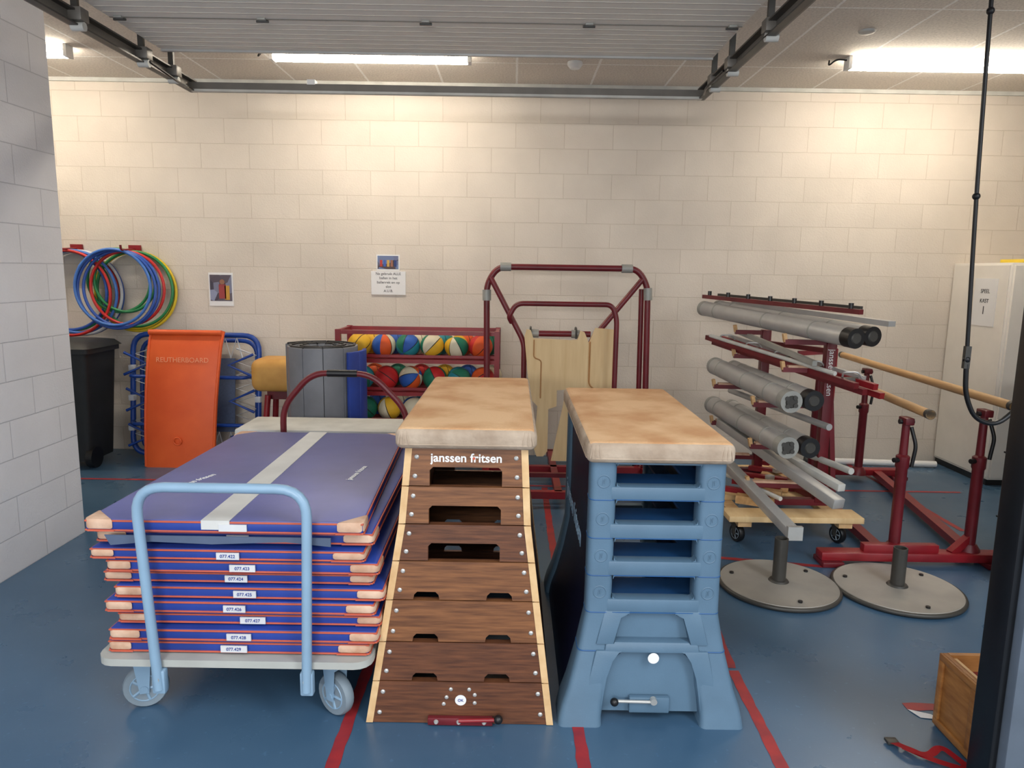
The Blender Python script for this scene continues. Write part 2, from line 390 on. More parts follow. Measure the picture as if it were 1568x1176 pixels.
prism(g,'cloth_flap',[(-1.36,2.298,.705),(-.60,2.298,.705),(-.60,2.296,.675),(-.75,2.294,.69),(-1.0,2.296,.678),(-1.2,2.294,.685),(-1.34,2.296,.67)],(0,.004,0),M('flap_grey',(74,88,112),.7))
text(g,'logo_text','janssen fritsen',(-1.25,2.75,zt+.002),.036,m_white,rot=(0,0,1.2))
text(g,'logo_text','janssen fritsen',(-.64,2.9,zt+.002),.036,m_white,rot=(0,0,1.45))
prism(g,'deck',rrect(-1.42,-.47,2.28,3.68,.240,.06),(0,0,.026),m_deck)
bb(g,'deck_frame_left',-1.36,-1.32,2.34,3.62,.205,.24,m_lb); bb(g,'deck_frame_right',-.60,-.56,2.34,3.62,.205,.24,m_lb)
bb(g,'deck_frame_front',-1.32,-.60,2.36,2.40,.205,.24,m_lb)
tube(g,'push_handle',[(-1.19,2.262,.17),(-1.23,2.262,.885),(-.665,2.262,.885),(-.685,2.262,.17)],.017,m_lb,fil=.10,seg=16)
for x in(-1.19,-.685): box(g,'handle_socket',(x,2.272,.195),(.045,.03,.085),m_lb,bev=.006); cyl(g,'socket_bolt',(x,2.257,.21),(x,2.247,.21),.009,m_bolt,seg=8)
caster(g,'caster_front_left',-1.325,2.43,.078,.038,math.radians(105),m_tyre,m_lb,m_lb,.20)
caster(g,'caster_front_right',-.62,2.40,.078,.038,math.radians(55),m_tyre,m_lb,m_lb,.20)
caster(g,'caster_rear_left',-1.30,3.52,.078,.038,.2,m_tyre,m_lb,m_lb,.20)
caster(g,'caster_rear_right',-.62,3.52,.078,.038,.1,m_tyre,m_lb,m_lb,.20)

# trolley behind with grey mats and red handle
g=G('mat_trolley',(-1,4.4,.4))
for i in range(5): bb(g,'grey_mat',-1.66+.01*i,-.66+.01*(i%3),4.1,4.48,.25+i*.083,.25+i*.083+.08,m_ltgrey,bev=.012)
bb(g,'deck',-1.68,-.62,4.08,4.52,.2,.245,m_redm)
tube(g,'push_handle',[(-1.31,4.04,.17),(-1.31,4.04,.81),(-1.14,4.04,1.01),(-.80,4.04,1.01),(-.60,4.04,.80),(-.60,4.04,.17)],.018,m_redm,fil=.09)
tube(g,'handle_bumper',[(-1.05,4.04,1.01),(-.88,4.04,1.01)],.021,m_black)
for x in(-1.5,-.72):
    for y in(4.16,4.44): caster(g,'caster',x,y,.06,.03,.3,m_tyre,m_dk,m_dk,.19)

# ------------------------------------------------------------ pads
def pad(g,x0,x1,y0,y1,z0,z1):
    bm=bmesh.new(); bmesh.ops.create_cube(bm,size=1)
    for v in bm.verts: v.co=V(((x0+x1)/2+v.co.x*(x1-x0),(y0+y1)/2+v.co.y*(y1-y0),(z0+z1)/2+v.co.z*(z1-z0)))
    bmesh.ops.bevel(bm,geom=bm.edges[:],offset=.026,segments=5,affect='EDGES',profile=.5)
    bm.normal_update()
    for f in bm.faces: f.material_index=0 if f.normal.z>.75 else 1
    fin(bm,g,'leather_pad',[m_tan,m_tanside],ang=1.2)
    torus_pts=rrect(x0+.002,x1-.002,y0+.002,y1-.002,z0+.018,.03)
    tube(g,'pad_seam',torus_pts,.003,m_tanside,seg=6,closed=True)
    for x in(x0+.03,x1-.03):
        for k in range(3): tube(g,'corner_pleat',[(x+(k-1)*.012,y0+.006,z1-.012),(x+(k-1)*.014,y0-.001,z1-.03),(x+(k-1)*.018,y0+.001,z0+.02)],.003,m_tanside,seg=6)

# ------------------------------------------------------------ wooden vaulting box
g=G('vaulting_box',(-.16,2.95,.5))
def pw(t):
    def f(z):
        for (a,p),(b,q) in zip(t,t[1:]):
            if z<=b: return p+(q-p)*(z-a)/(b-a)
        return t[-1][1]
    return f
xl=pw([(0,-.50),(.728,-.384),(1,-.36)])
xr=pw([(0,.164),(.728,.071),(1,.057)])
yf=lambda z:2.345+.055*z
yb=lambda z:3.58-.05*z
zs=[0,.157,.302,.455,.596,.728,.862,1.0]
for i in range(7):
    z0=zs[i]+.0025; z1=zs[i+1]-.0015; mt=[m_woodd,m_woodd,m_wood,m_wood,m_woodd,m_wood,m_wood][i]
    cx=(xl(z0)+xr(z0))/2
    a=xl; b=xr
    pts=[(a(z0)+.016,z0)]
    if i>=4:
        w=.125;h=(z1-z0)*.49
        pts+=[(cx-w,z0),(cx-w,z0+h-.012),(cx-w+.012,z0+h),(cx+w-.012,z0+h),(cx+w,z0+h-.012),(cx+w,z0)]
    elif i>=1:
        for s in(-1,1):
            c=cx+s*.128; w=.046; h=.028
            pts+=[(c-w,z0),(c-w+.003,z0+h*.6),(c-w+.014,z0+h),(c+w-.014,z0+h),(c+w-.003,z0+h*.6),(c+w,z0)]
    pts+=[(b(z0)-.016,z0),(b(z1)-.016,z1),(a(z1)+.016,z1)]
    prism(g,'front_board',[(x,yf(z),z) for x,z in pts],(0,.02,0),mt)
    prism(g,'rear_board',[(x,yb(z)-.02,z) for x,z in pts],(0,.02,0),mt)
    for nm,fx,s in(('side_board_left',a,1),('side_board_right',b,-1)):
        prism(g,nm,[(fx(z0)+s*.002,yf(z0)+.02,z0),(fx(z0)+s*.002,yb(z0)-.02,z0),(fx(z1)+s*.002,yb(z1)-.02,z1),(fx(z1)+s*.002,yf(z1)+.02,z1)],(s*.018,0,0),mt)
        for ff,d in((yf,-.003),(yb,-.017)):
            prism(g,'corner_strip',[(fx(z0)-s*.002,ff(z0)+d,z0),(fx(z0)+s*.022,ff(z0)+d,z0),(fx(z1)+s*.022,ff(z1)+d,z1),(fx(z1)-s*.002,ff(z1)+d,z1)],(0,.022,0),m_woodl)
        for k in(.25,.75):
            z=z0+(z1-z0)*k; x=fx(z)+s*.040
            lathe(g,'bolt',(x,yf(z),z),[(.008,0),(.008,-.003),(.004,-.006)],m_bolt,axis=(0,1,0),seg=12)
    if i<6: bb(g,'joint_lip',a(z1)+.03,b(z1)-.03,yf(z1)+.022,yf(z1)+.03,z1-.02,z1,m_woodd)
text(g,'brand_lettering','janssen fritsen',((xl(.95)+xr(.95))/2,yf(.962)-.001,.962),.043,m_white,sx=1.0,bold=.0008)
lathe(g,'brand_dot',((xl(.95)+xr(.95))/2+.026,yf(.962)-.001,.962),[(.005,0),(.005,-.001)],m_orange,axis=(0,1,0),seg=12)
pad(g,-.392,.088,2.352,3.56,1.0,1.075)
z=.09; lathe(g,'round_sticker',(-.165,yf(z)-.0015,z),[(.02,0),(.02,-.0015)],m_white,axis=(0,1,0),seg=24)
text(g,'sticker_mark','OK',(-.165,yf(z)-.004,z),.014,m_blue)
for dx,dz in((-.05,.01),(.05,.02),(.05,-.01),(-.06,-.015),(-.035,.04),(.03,.04)): lathe(g,'bolt',(-.165+dx,yf(z+dz),z+dz),[(.007,0),(.007,-.003),(.003,-.005)],m_bolt,axis=(0,1,0),seg=10)
bb(g,'lever_plate',-.28,-.05,2.325,2.345,.006,.034,m_redm,bev=.003)
cyl(g,'lever_rod',(-.17,2.318,.03),(-.04,2.318,.035),.007,m_red); ball(g,'lever_knob',(-.03,2.318,.037),.016,m_black)
for x in(-.25,-.17,-.08): lathe(g,'lever_bolt',(x,2.325,.02),[(.009,0),(.006,-.006)],m_bolt,axis=(0,1,0),seg=10)

# ------------------------------------------------------------ blue plastic vaulting box
g=G('vaulting_box',(.51,2.95,.5)); CX=.514
hwt=[(0,.332),(.05,.326),(.13,.298),(.265,.264),(.403,.238),(.955,.236)]
hw=pw(hwt)
yfb=lambda z:2.405-(.0 if z>.4 else .07*((.4-z)/.4)**1.3)
ybb=lambda z:3.50+(.0 if z>.4 else .07*((.4-z)/.4)**1.3)
zl=[0,.03,.07,.13,.20,.265,.33,.40,.5,.7,.955]
for s in(-1,1):
    for side in(0,1):
        rings=[]
        for z in zl:
            w=.092 if z>.4 else .092+.065*((.4-z)/.4)
            xo=CX+s*hw(z); xi=xo-s*w; x0,x1=min(xo,xi),max(xo,xi)
            if side==0: y0=yfb(z); y1=y0+w
            else: y1=ybb(z); y0=y1-w
            rings.append(rrect(x0,x1,y0,y1,z,.022))
        loft(g,'corner_column',rings,m_bx,ang=.9)
    rings=[]
    for z in zl:
        x=CX+s*(hw(z)-.03); rings.append([(x-.01,yfb(z)+.06,z),(x+.01,yfb(z)+.06,z),(x+.01,ybb(z)-.06,z),(x-.01,ybb(z)-.06,z)])
    loft(g,'side_panel',rings,m_navy)
    for z in(.818,.679,.541,.403):
        xo=CX+s*(hw(z)); x0,x1=sorted((xo,xo-s*.092))
        tube(g,'tier_groove',rrect(x0,x1,yfb(z),yfb(z)+.092,z,.022),.0022,m_bxi,seg=6,closed=True)
    z=.265; xo=CX+s*hw(z); x0,x1=sorted((xo,xo-s*.11)); tube(g,'tier_groove',rrect(x0,x1,yfb(z)-.001,yfb(z)+.11,z,.022),.0022,m_bxi,seg=6,closed=True)
    for z in(.885,.75,.615,.48):
        torus(g,'moulded_ring',(CX+s*(hw(z)-.046),yfb(z)+.0005,z),(0,1,0),.022,.0024,m_bx,seg=28,s2=6)
        text(g,'moulded_logo','jf',(CX+s*(hw(z)-.046),yfb(z)-.0006,z),.024,m_bx,ext=.0014)
for (za,zb2) in((.819,.866),(.679,.731),(.541,.595),(.403,.453)):
    bb(g,'front_slat',CX-.165,CX+.165,2.405,2.46,za,zb2,m_bx,bev=.005)
    bb(g,'slat_seam',CX-.144,CX+.144,2.404,2.41,za-.001,za+.002,m_bxi)
    bb(g,'rear_slat',CX-.165,CX+.165,3.45,3.49,za,zb2,m_bx,bev=.005)
    zt2=zb2-.012
    bb(g,'tier_shelf',CX-.20,CX+.20,2.46,2.62,zt2-.012,zt2,m_bxi); bb(g,'tier_rim_left',CX-.20,CX-.13,2.62,3.45,zt2-.012,zt2,m_bxi); bb(g,'tier_rim_right',CX+.13,CX+.20,2.62,3.45,zt2-.012,zt2,m_bxi)
for z0,z1 in((.866,.953),(.731,.819),(.595,.679),(.453,.541)):
    for s in(-1,1):
        for zc,dz in((z0,1),(z1,-1)):
            x=CX+s*.145
            prism(g,'slot_fillet',[(x,2.408,zc),(x-s*.014,2.408,zc),(x-s*.004,2.408,zc+dz*.004),(x,2.408,zc+dz*.014)],(0,.04,0),m_bx)
bb(g,'top_rail',CX-.17,CX+.17,2.412,2.46,.945,.957,m_bx)
bb(g,'top_board',CX-.2,CX+.2,2.44,3.47,.94,.953,m_bxi)
prism(g,'upper_recess_panel',[(CX-.2,2.425,.25),(CX+.2,2.425,.25),(CX+.17,2.43,.41),(CX-.17,2.43,.41)],(0,.01,0),m_bx)
prism(g,'base_rail',[(CX-.17,2.378,.262),(CX+.17,2.378,.262),(CX+.165,2.388,.30),(CX-.165,2.388,.30)],(0,.05,0),m_bx,bev=.008)
prism(g,'lower_recess_panel',[(CX-.21,2.395,.03),(CX+.21,2.395,.03),(CX+.18,2.41,.27),(CX-.18,2.41,.27)],(0,.012,0),m_bx)
for s in(-1,1):
    prism(g,'lower_cheek',[(CX+s*.18,2.352,.0),(CX+s*.26,2.352,.0),(CX+s*.20,2.378,.27),(CX+s*.10,2.378,.27),(CX+s*.145,2.376,.235),(CX+s*.16,2.37,.17)],(0,.04,0),m_bx,bev=.006)
    prism(g,'upper_cheek',[(CX+s*.135,2.385,.29),(CX+s*.20,2.385,.29),(CX+s*.17,2.405,.41),(CX+s*.08,2.405,.41),(CX+s*.08,2.404,.395),(CX+s*.115,2.402,.388)],(0,.03,0),m_bx,bev=.004)
lathe(g,'round_sticker',(CX+.005,2.378,.245),[(.02,0),(.02,-.002)],m_white,axis=(0,1,0),seg=24)
bb(g,'lever_housing',CX-.075,CX+.07,2.372,2.396,.035,.095,m_bx,bev=.005)
cyl(g,'lever_rod',(CX-.12,2.365,.085),(CX+.01,2.362,.085),.006,m_bolt); ball(g,'lever_knob',(CX-.13,2.362,.083),.015,m_black); cyl(g,'lever_pivot',(CX+.01,2.375,.088),(CX+.01,2.355,.088),.012,m_bolt)
text(g,'side_lettering','janssen fritsen',(CX-.249,2.9,.62),.12,m_lb,rot=(math.pi/2,0,-math.pi/2))
pad(g,.258,.768,2.372,3.55,.955,1.032)

# ------------------------------------------------------------ folded mat roll
g=G('rolled_gym_mat',(-1.36,5.1,.5))
c=V((-1.36,5.06,0))
def spiral(r0,r1,turns,n,th,name,mt,z0,z1,a0=0):
    pts_o=[];pts_i=[]
    for k in range(n+1):
        t=k/n; a=a0+turns*2*math.pi*t; r=r0+(r1-r0)*t
        d=V((math.cos(a),math.sin(a),0)); pts_o.append(c+d*(r+th/2)); pts_i.append(c+d*(r-th/2))
    bm=bmesh.new()
    for k in range(n):
        q=[pts_i[k],pts_o[k],pts_o[k+1],pts_i[k+1]]
        ctr=sum(q,V((0,0,0)))/4; q=[ctr+(p-ctr)*.985 for p in q]
        A=[bm.verts.new(p+V((0,0,z0))) for p in q]; B=[bm.verts.new(p+V((0,0,z1))) for p in q]
        bm.faces.new(A); bm.faces.new(B[::-1])
        for i in range(4): j=(i+1)%4; bm.faces.new((A[i],B[i],B[j],A[j]))
    bmesh.ops.bevel(bm,geom=bm.edges[:],offset=.006,segments=2,affect='EDGES',profile=.5)
    fin(bm,g,name,mt)
spiral(.10,.275,2.4,26,.045,'mat_spiral',m_grey,.02,1.06,a0=.3)
spiral(.28,.315,.17,3,.03,'mat_outer_flap',m_blue,.02,1.03,a0=-.62)
spiral(.10,.272,2.4,26,.022,'mat_top_core',m_black,1.05,1.07,a0=.3)

# ------------------------------------------------------------ leather buck
g=G('vaulting_buck',(-1.80,5.65,.5))
box(g,'leather_body',(-1.82,5.70,.76),(.46,.34,.26),M('yellow_leather',(210,160,84),.55,col2=(190,138,66)),bev=.07,seg=5)
bb(g,'frame_beam',-1.95,-1.68,5.64,5.76,.56,.63,m_redm)
for x in(-1.93,-1.70):
    for y in(5.60,5.80): tube(g,'leg',[(x,y,.6),(x+(-.05 if x<-1.8 else .05),y+(-.04 if y<5.7 else .04),.0)],.024,m_red)

# ------------------------------------------------------------ mini trampoline
g=G('mini_trampoline',(-2.65,5.9,.5))
def rr2(x0,x1,z0,z1,y,dy=0):
    return [(x0,y,z0),(x1,y,z0),(x1,y+dy,z1),(x0,y+dy,z1)]
tube(g,'outer_frame',rr2(-3.19,-2.13,.03,1.03,5.90,.12),.022,m_tb,fil=.14,closed=True)
tube(g,'rear_frame',rr2(-3.15,-2.17,.03,.98,5.98,.10),.018,m_tb,fil=.14,closed=True)
R=Matrix.Rotation(-math.atan(.12),3,'X')
box(g,'bed',(-2.66,5.96,.53),(.66,.01,.62),m_bed,rot=R)
def yy(z): return 5.90+.12*(z-.03)
for sx in(-1,1):
    pts=[]
    for k in range(15):
        z=.14+.78*k/14; x=-2.66+sx*(.51 if k%2 else .34); pts.append((x,yy(z),z))
    tube(g,'elastic_side',pts,.008,m_rope,seg=6)
for zc,s in((.22,-1),(.84,1)):
    pts=[]
    for k in range(17):
        x=-3.05+.78*k/16; z=zc+s*(.17 if k%2 else 0); pts.append((x,yy(z),z))
    tube(g,'elastic_edge',pts,.008,m_rope,seg=6)
for z in(.3,.7): tube(g,'leg_bar',[(-3.19,5.9+.12*z,z),(-3.13,5.82,z),(-2.2,5.82,z),(-2.13,5.9+.12*z,z)],.015,m_tb,fil=.04)
for x in(-3.19,-2.13):
    for z in(.25,.5,.75): box(g,'frame_clip',(x,5.885+.12*z,z),(.05,.05,.05),m_rope,bev=.008)
    for z in(.2,.5,.8): tube(g,'brace',[(x,5.84,z-.09),(x+(.2 if x<-2.5 else -.2),5.84,z),(x,5.86,z+.09)],.012,m_tb)

# ------------------------------------------------------------ orange springboard
g=G('springboard',(-2.65,5.65,.5))
prof=[]
for k in range(15):
    t=k/14; z=.0+1.08*t; y=5.60+.13*t+.035*math.sin(t*math.pi)*-1 + (.03*((t-.85)/.15)**2 if t>.85 else 0); prof.append((y,z))
rings=[]
for y,z in prof:
    w=.27+.015*(z/1.08)
    xc=-2.655+.045*z
    rings.append([(xc-w,y-.012,z),(xc-w+.015,y-.02,z),(xc+w-.015,y-.02,z),(xc+w,y-.012,z),(xc+w,y+.03,z),(xc-w,y+.03,z)])
loft(g,'curved_deck',rings,m_or)
for s in(-1,1):
    tube(g,'edge_rim',[( -2.655+.045*z+s*(.27+.015*z),y-.012,z+.005) for y,z in prof],.012,m_or,seg=8)
tube(g,'top_lip',[(-2.90,5.715,1.075),(-2.32,5.715,1.075)],.022,m_or)
torus(g,'deck_bolt_ring',(-2.655,5.568,.22),(0,1,0),.03,.006,m_or,seg=20)
text(g,'deck_lettering','REUTHERBOARD',(-2.62,5.655,.86),.055,M('faded_print',(236,160,120),.6),rot=(math.pi/2-.1,0,0))

# ------------------------------------------------------------ wheelie bin
g=G('wheelie_bin',(-3.5,5.7,.5)); X=-.05
loft(g,'bin_body',[rrect(-3.72+X,-3.27+X,5.50,5.86,.06,.04),rrect(-3.75+X,-3.22+X,5.46,5.90,.92,.04)],m_bin)
prism(g,'bin_rim',rrect(-3.78+X,-3.19+X,5.43,5.92,.92,.05),(0,0,.04),m_bin)
loft(g,'bin_lid',[rrect(-3.79+X,-3.17+X,5.41,5.93,.96,.05),rrect(-3.76+X,-3.21+X,5.47,5.90,1.0,.05),rrect(-3.68+X,-3.30+X,5.57,5.82,1.015,.05)],m_bin)
cyl(g,'lid_handle',(-3.7+X,5.925,.98),(-3.25+X,5.925,.98),.012,m_bin)
for x in(-3.70+X,-3.27+X): lathe(g,'bin_wheel',(x,5.56,.085),[(.03,-.025),(.085,-.025),(.085,.025),(.03,.025)],m_black,axis=(1,0,0))
bb(g,'bin_front_ridge',-3.62+X,-3.37+X,5.465,5.48,.3,.85,m_bin,bev=.006)

# ------------------------------------------------------------ hoops
HC={'b':(54,92,178),'g':(40,130,76),'y':(226,196,40),'r':(196,44,40),'w':(220,220,224),'t':(70,120,200)}
HM={k:M('hoop_'+k,v,.35,var=.05) for k,v in HC.items()}
def hoops(x,z,spec,nm):
    g=G(nm,(x,6.05,z))
    bb(g,'wall_hook_plate',x-.05,x+.05,6.13,6.15,z-.02,z+.035,m_red); 
    tube(g,'wall_hook_arm',[(x,6.13,z),(x,5.92,z-.01),(x,5.915,z+.03)],.009,m_red,fil=.02)
    for i,(c,R,dx) in enumerate(spec):
        y=6.12-.020*i
        zz_=z-.02-math.sqrt(max(R*R-dx*dx,.01)) + .0
        n=V((dx*.25+.03,-1,.03+.04*math.sin(i)))
        torus(g,'hoop',(x+dx,y,zz_),n,R,.0125,HM[c],seg=56)
hoops(-3.19,1.73,[('g',.32,-.01),('y',.33,.01),('y',.32,.0),('g',.31,.02),('g',.26,-.10),('g',.25,-.04),('r',.30,-.01),('b',.31,-.05),('b',.32,-.08),('t',.31,-.10)],'hula_hoops')
hoops(-3.68,1.73,[('b',.35,.02),('r',.34,.0),('w',.35,.03),('g',.33,-.03),('b',.33,-.05),('t',.34,.03),('r',.35,-.02)],'hula_hoops')

# ------------------------------------------------------------ posters and sign
def photo_mat(name,c):
    m,nt,b=newmat(name); N=nt.nodes;L=nt.links
    tc=N.new('ShaderNodeTexCoord'); v=N.new('ShaderNodeTexVoronoi'); v.inputs['Scale'].default_value=13; L.new(tc.outputs['Object'],v.inputs['Vector'])
    cr=N.new('ShaderNodeValToRGB'); el=cr.color_ramp.elements; el[0].color=lin(c[0]); el[1].color=lin(c[1]); e=el.new(.5); e.color=lin(c[2])
    L.new(v.outputs['Color'],cr.inputs[0]); L.new(cr.outputs[0],b.inputs['Base Color']); return m
g=G('wall_poster',(-2.48,6.14,1.4))
bb(g,'sheet',-2.585,-2.38,6.144,6.15,1.268,1.548,m_paper)
bb(g,'photo_print',-2.575,-2.39,6.142,6.144,1.31,1.53,photo_mat('photo_sports_hall',((40,40,60),(150,160,190),(90,80,90))))
bb(g,'figure_red',-2.50,-2.44,6.140,6.142,1.33,1.45,M('photo_red',(150,60,60),.6)); bb(g,'figure_yellow',-2.45,-2.41,6.140,6.142,1.32,1.44,M('photo_yellow',(196,150,60),.6)); lathe(g,'figure_head',(-2.47,6.141,1.47),[(.022,0),(.022,-.001)],M('photo_skin',(150,104,80),.6),axis=(0,1,0),seg=14)
g=G('wall_poster',(-1.06,6.14,1.65))
bb(g,'sheet',-1.16,-.965,6.144,6.15,1.585,1.72,m_paper)
bb(g,'photo_print',-1.15,-.975,6.142,6.144,1.60,1.71,photo_mat('photo_group',((30,30,46),(120,150,200),(80,60,60))))
for k in range(5): bb(g,'figure',-1.13+.03*k,-1.11+.03*k,6.140,6.142,1.62,1.675,M('photo_fig%d'%k,((180,60,50),(60,90,170),(200,160,80),(150,100,80),(40,60,120))[k],.6))
g=G('wall_notice',(-1.06,6.14,1.48))
bb(g,'sheet',-1.205,-.915,6.138,6.15,1.385,1.582,m_paper)
for i,t in enumerate(['Na gebruik ALLE','ballen in het','ballenrek en op','slot','A.U.B.']): text(g,'notice_text',t,(-1.06,6.1375,1.56-.036*i),.031,m_txt,ext=.0004)

# ------------------------------------------------------------ ball rack
g=G('ball_rack',(-.75,5.7,.6))
YA,YC=5.50,5.90
for x in(-1.34,-.12):
    for y in(YA,YC): bb(g,'upright',x-.02,x+.02,y-.02,y+.02,.08,1.14,m_red)
    for z in(1.12,.86,.6,.34,.12): bb(g,'end_rail',x-.015,x+.015,YA,YC,z-.015,z+.015,m_red)
for z in(1.12,.90,.645,.40,.16):
    for y in(YA,YC): bb(g,'long_rail',-1.34,-.12,y-.015,y+.015,z-.015,z+.015,m_red)
for z in(.90,.645,.40):
    for y in(5.58,5.66,5.74,5.82): cyl(g,'shelf_wire',(-1.34,y,z-.005),(-.12,y,z-.005),.007,m_red,seg=8)
    bb(g,'front_lip',-1.34,-.12,YA-.015,YA-.005,z+.03,z+.05,m_red)
for x in(-1.28,-.19):
    for y in(YA+.03,YC-.02): caster(g,'caster',x,y,.04,.025,.4,m_black,m_dk,m_dk,.085)
cl={'Y':(220,170,36),'O':(214,84,28),'B':(36,86,168),'G':(22,112,84),'W':(214,204,176),'R':(190,28,30),'T':(34,130,142)}
rows=[(1.01,['YYY','OWB','GBT','WYG','YWG','OOR']),(.755,['GGT','RRR','OWB','GGR','TGT','RRO']),(.51,['GGG','YWY','BBW','YYO','RRR','GWG'])]
for ri,(z,L_) in enumerate(rows):
    for k,s in enumerate(L_):
        x=-1.20+k*.19+ri*.02
        m=bpy.data.materials.get('ball_'+s) or ballmat('ball_'+s,cl[s[0]],cl[s[1]],cl[s[2]])
        ball(g,'gym_ball',(x,5.61,z),.094,m,rot=(random.uniform(-1,1),random.uniform(-1,1),random.uniform(0,6)))
        m2=list(cl)[(k*2+ri)%7]*3; m2=bpy.data.materials.get('ball_'+m2) or ballmat('ball_'+m2,cl[m2[0]],cl[m2[1]],cl[m2[2]])
        ball(g,'gym_ball',(x+.06,5.795,z),.088,m2)

# ------------------------------------------------------------ red equipment frame
g=G('equipment_trolley_frame',(.4,5.3,.8))
r=.023
tube(g,'outer_hoop',[(-.185,5.4,.08),(-.20,5.4,1.50),(-.12,5.4,1.63),(.92,5.4,1.63),(1.0,5.4,1.50),(1.03,5.4,.08)],r,m_redm,fil=.07)
tube(g,'outer_hoop_rear',[(.965,5.46,1.48),(.985,5.46,.08)],.02,m_redm)
tube(g,'funnel_left',[(-.17,5.37,1.55),(.085,5.3,1.08),(.09,5.3,.1)],r*.9,m_redm,fil=.06)
tube(g,'funnel_right',[(.95,5.37,1.55),(.57,5.3,1.09),(.58,5.3,.1)],r*.9,m_redm,fil=.06)
tube(g,'inner_hoop',[(-.01,5.13,1.24),(-.03,5.1,1.28),(.02,5.1,1.375),(.70,5.1,1.375),(.735,5.1,1.28),(.735,5.1,.1)],r*.8,m_redm,fil=.06)
cyl(g,'mid_bar',(.1,5.27,1.15),(.57,5.27,1.15),.022,m_redm)
cyl(g,'coupler',(.13,5.27,1.15),(.19,5.27,1.15),.03,m_alud); cyl(g,'coupler',(.43,5.27,1.15),(.49,5.27,1.15),.03,m_alud)
for p0,p1 in(((-.10,5.4,1.63),(-.02,5.4,1.63)),((.80,5.4,1.63),(.88,5.4,1.63)),((-.199,5.4,1.46),(-.198,5.4,1.38)),((1.0,5.4,1.49),(1.005,5.4,1.40))): cyl(g,'coupler',p0,p1,.032,m_alud)
beam(g,'base_cross_bar',(-.22,4.75,.09),(1.08,4.75,.09),.05,.05,m_red); beam(g,'base_cross_bar',(-.22,5.4,.09),(1.08,5.4,.09),.05,.05,m_red); beam(g,'base_cross_bar',(.30,5.9,.09),(1.08,5.9,.09),.05,.05,m_red)
beam(g,'base_long_bar',(-.19,4.75,.09),(-.19,5.42,.09),.05,.05,m_red)
for x in(.33,1.03): beam(g,'base_long_bar',(x,4.75,.09),(x,5.9,.09),.05,.05,m_red)
beam(g,'base_step_bar',(-.19,4.85,.2),(1.03,4.85,.2),.03,.03,m_redm)
for x,y in((-.19,4.85),(1.03,4.85),(.33,5.8),(1.03,5.8)): caster(g,'caster',x,y,.03,.025,.3,m_black,m_dk,m_dk,.06)
# plywood boards hung in it
g=G('plywood_board',(.35,5.2,.7))
prism(g,'front_board',[(x,5.20,z) for x,z in((.085,1.13),(.10,1.185),(.13,1.18),(.15,1.12),(.42,1.11),(.47,1.115),(.49,1.18),(.52,1.17),(.55,1.10),(.55,.76),(.33,.74),(.33,.62),(.27,.60),(.27,.28),(.24,.24),(.19,.24),(.17,.30),(.19,.62),(.15,.66),(.12,.80))],(0,.018,0),m_ply)
prism(g,'rear_board',[(x,5.225,z) for x,z in((.30,.2),(.72,.2),(.74,.75),(.735,1.19),(.60,1.2),(.56,1.10),(.42,.9),(.38,.62))],(0,.018,0),m_ply)
m_edge=M('board_edge_brown',(176,128,80),.6)
tube(g,'board_cut_edge',[(.565,5.222,1.10),(.565,5.222,.78),(.62,5.222,.74),(.62,5.222,.3)],.006,m_edge,fil=.03,seg=6)
tube(g,'board_cut_edge',[(.155,5.197,1.11),(.155,5.197,.98),(.21,5.197,.96),(.21,5.197,.68)],.005,m_edge,fil=.02,seg=6)
for x in(.13,.46): tube(g,'hanging_hook',[(x,5.21,1.12),(x,5.21,1.19),(x,5.27,1.20),(x,5.29,1.16)],.008,m_dk,fil=.02,seg=6)

# ------------------------------------------------------------ post rack
g=G('net_post_rack',(1.75,4.6,.7))
def post(p0,p1,r,end=m_black):
    cyl(g,'net_post',p0,p1,r,m_alu,seg=28); d=(V(p1)-V(p0)).normalized()
    cyl(g,'post_cap',V(p1)-d*.04,V(p1)+d*.03,r*1.04,end,seg=28); cyl(g,'post_cap_far',V(p0)-d*.02,V(p0)+d*.02,r*1.04,m_alud,seg=24)
    lathe(g,'cap_ring',V(p1)+d*.03,[(r*.6,0),(r*.5,.006)],m_dk,axis=d,seg=16)
    for t in(.12,.5,.8):
        q=V(p0).lerp(V(p1),t); cyl(g,'post_collar',q,q+d*.012,r*1.03,m_alud,seg=28)
post((1.46,5.5,1.34),(1.87,3.95,1.265),.054); post((1.56,5.45,1.35),(1.975,3.98,1.275),.054)
post((1.50,5.25,.93),(1.60,4.08,.885),.062,m_alud); post((1.62,5.2,.92),(1.745,4.12,.885),.058)
post((1.50,5.25,.64),(1.60,4.08,.615),.062,m_alud); post((1.62,5.2,.63),(1.745,4.12,.605),.058)
for p in((1.60,4.045,.884),(1.60,4.045,.614)):
    for dx,dz in((-.025,.02),(.025,-.02),(.02,.025),(-.02,-.025)): cyl(g,'cap_slot',(p[0]+dx,p[1]+.006,p[2]+dz),(p[0]+dx,p[1]-.006,p[2]+dz),.013,m_dk,seg=10)
beam(g,'red_rail',(1.46,5.55,1.43),(1.93,4.0,1.405),.028,.028,m_redm); beam(g,'red_rail',(1.56,5.5,1.445),(2.0,4.15,1.42),.022,.022,m_dk)
beam(g,'grey_profile',(1.62,5.3,1.40),(2.08,3.95,1.345),.05,.03,m_alu)
for k in range(7):
    t=.05+k*.15; p=V((1.46,5.55,1.43)).lerp(V((1.93,4.0,1.405)),t); cyl(g,'rail_knob',p,p+V((0,0,.045)),.014,m_black,seg=10)
for k,(dx,dz) in enumerate(((0,0),(.06,.03),(-.05,.035),(.1,-.02))):
    beam(g,'red_bar',(1.50+dx,5.35,1.10+dz),(1.99+dx,4.0,.955+dz),.034,.034,m_red if k%2 else m_redm)
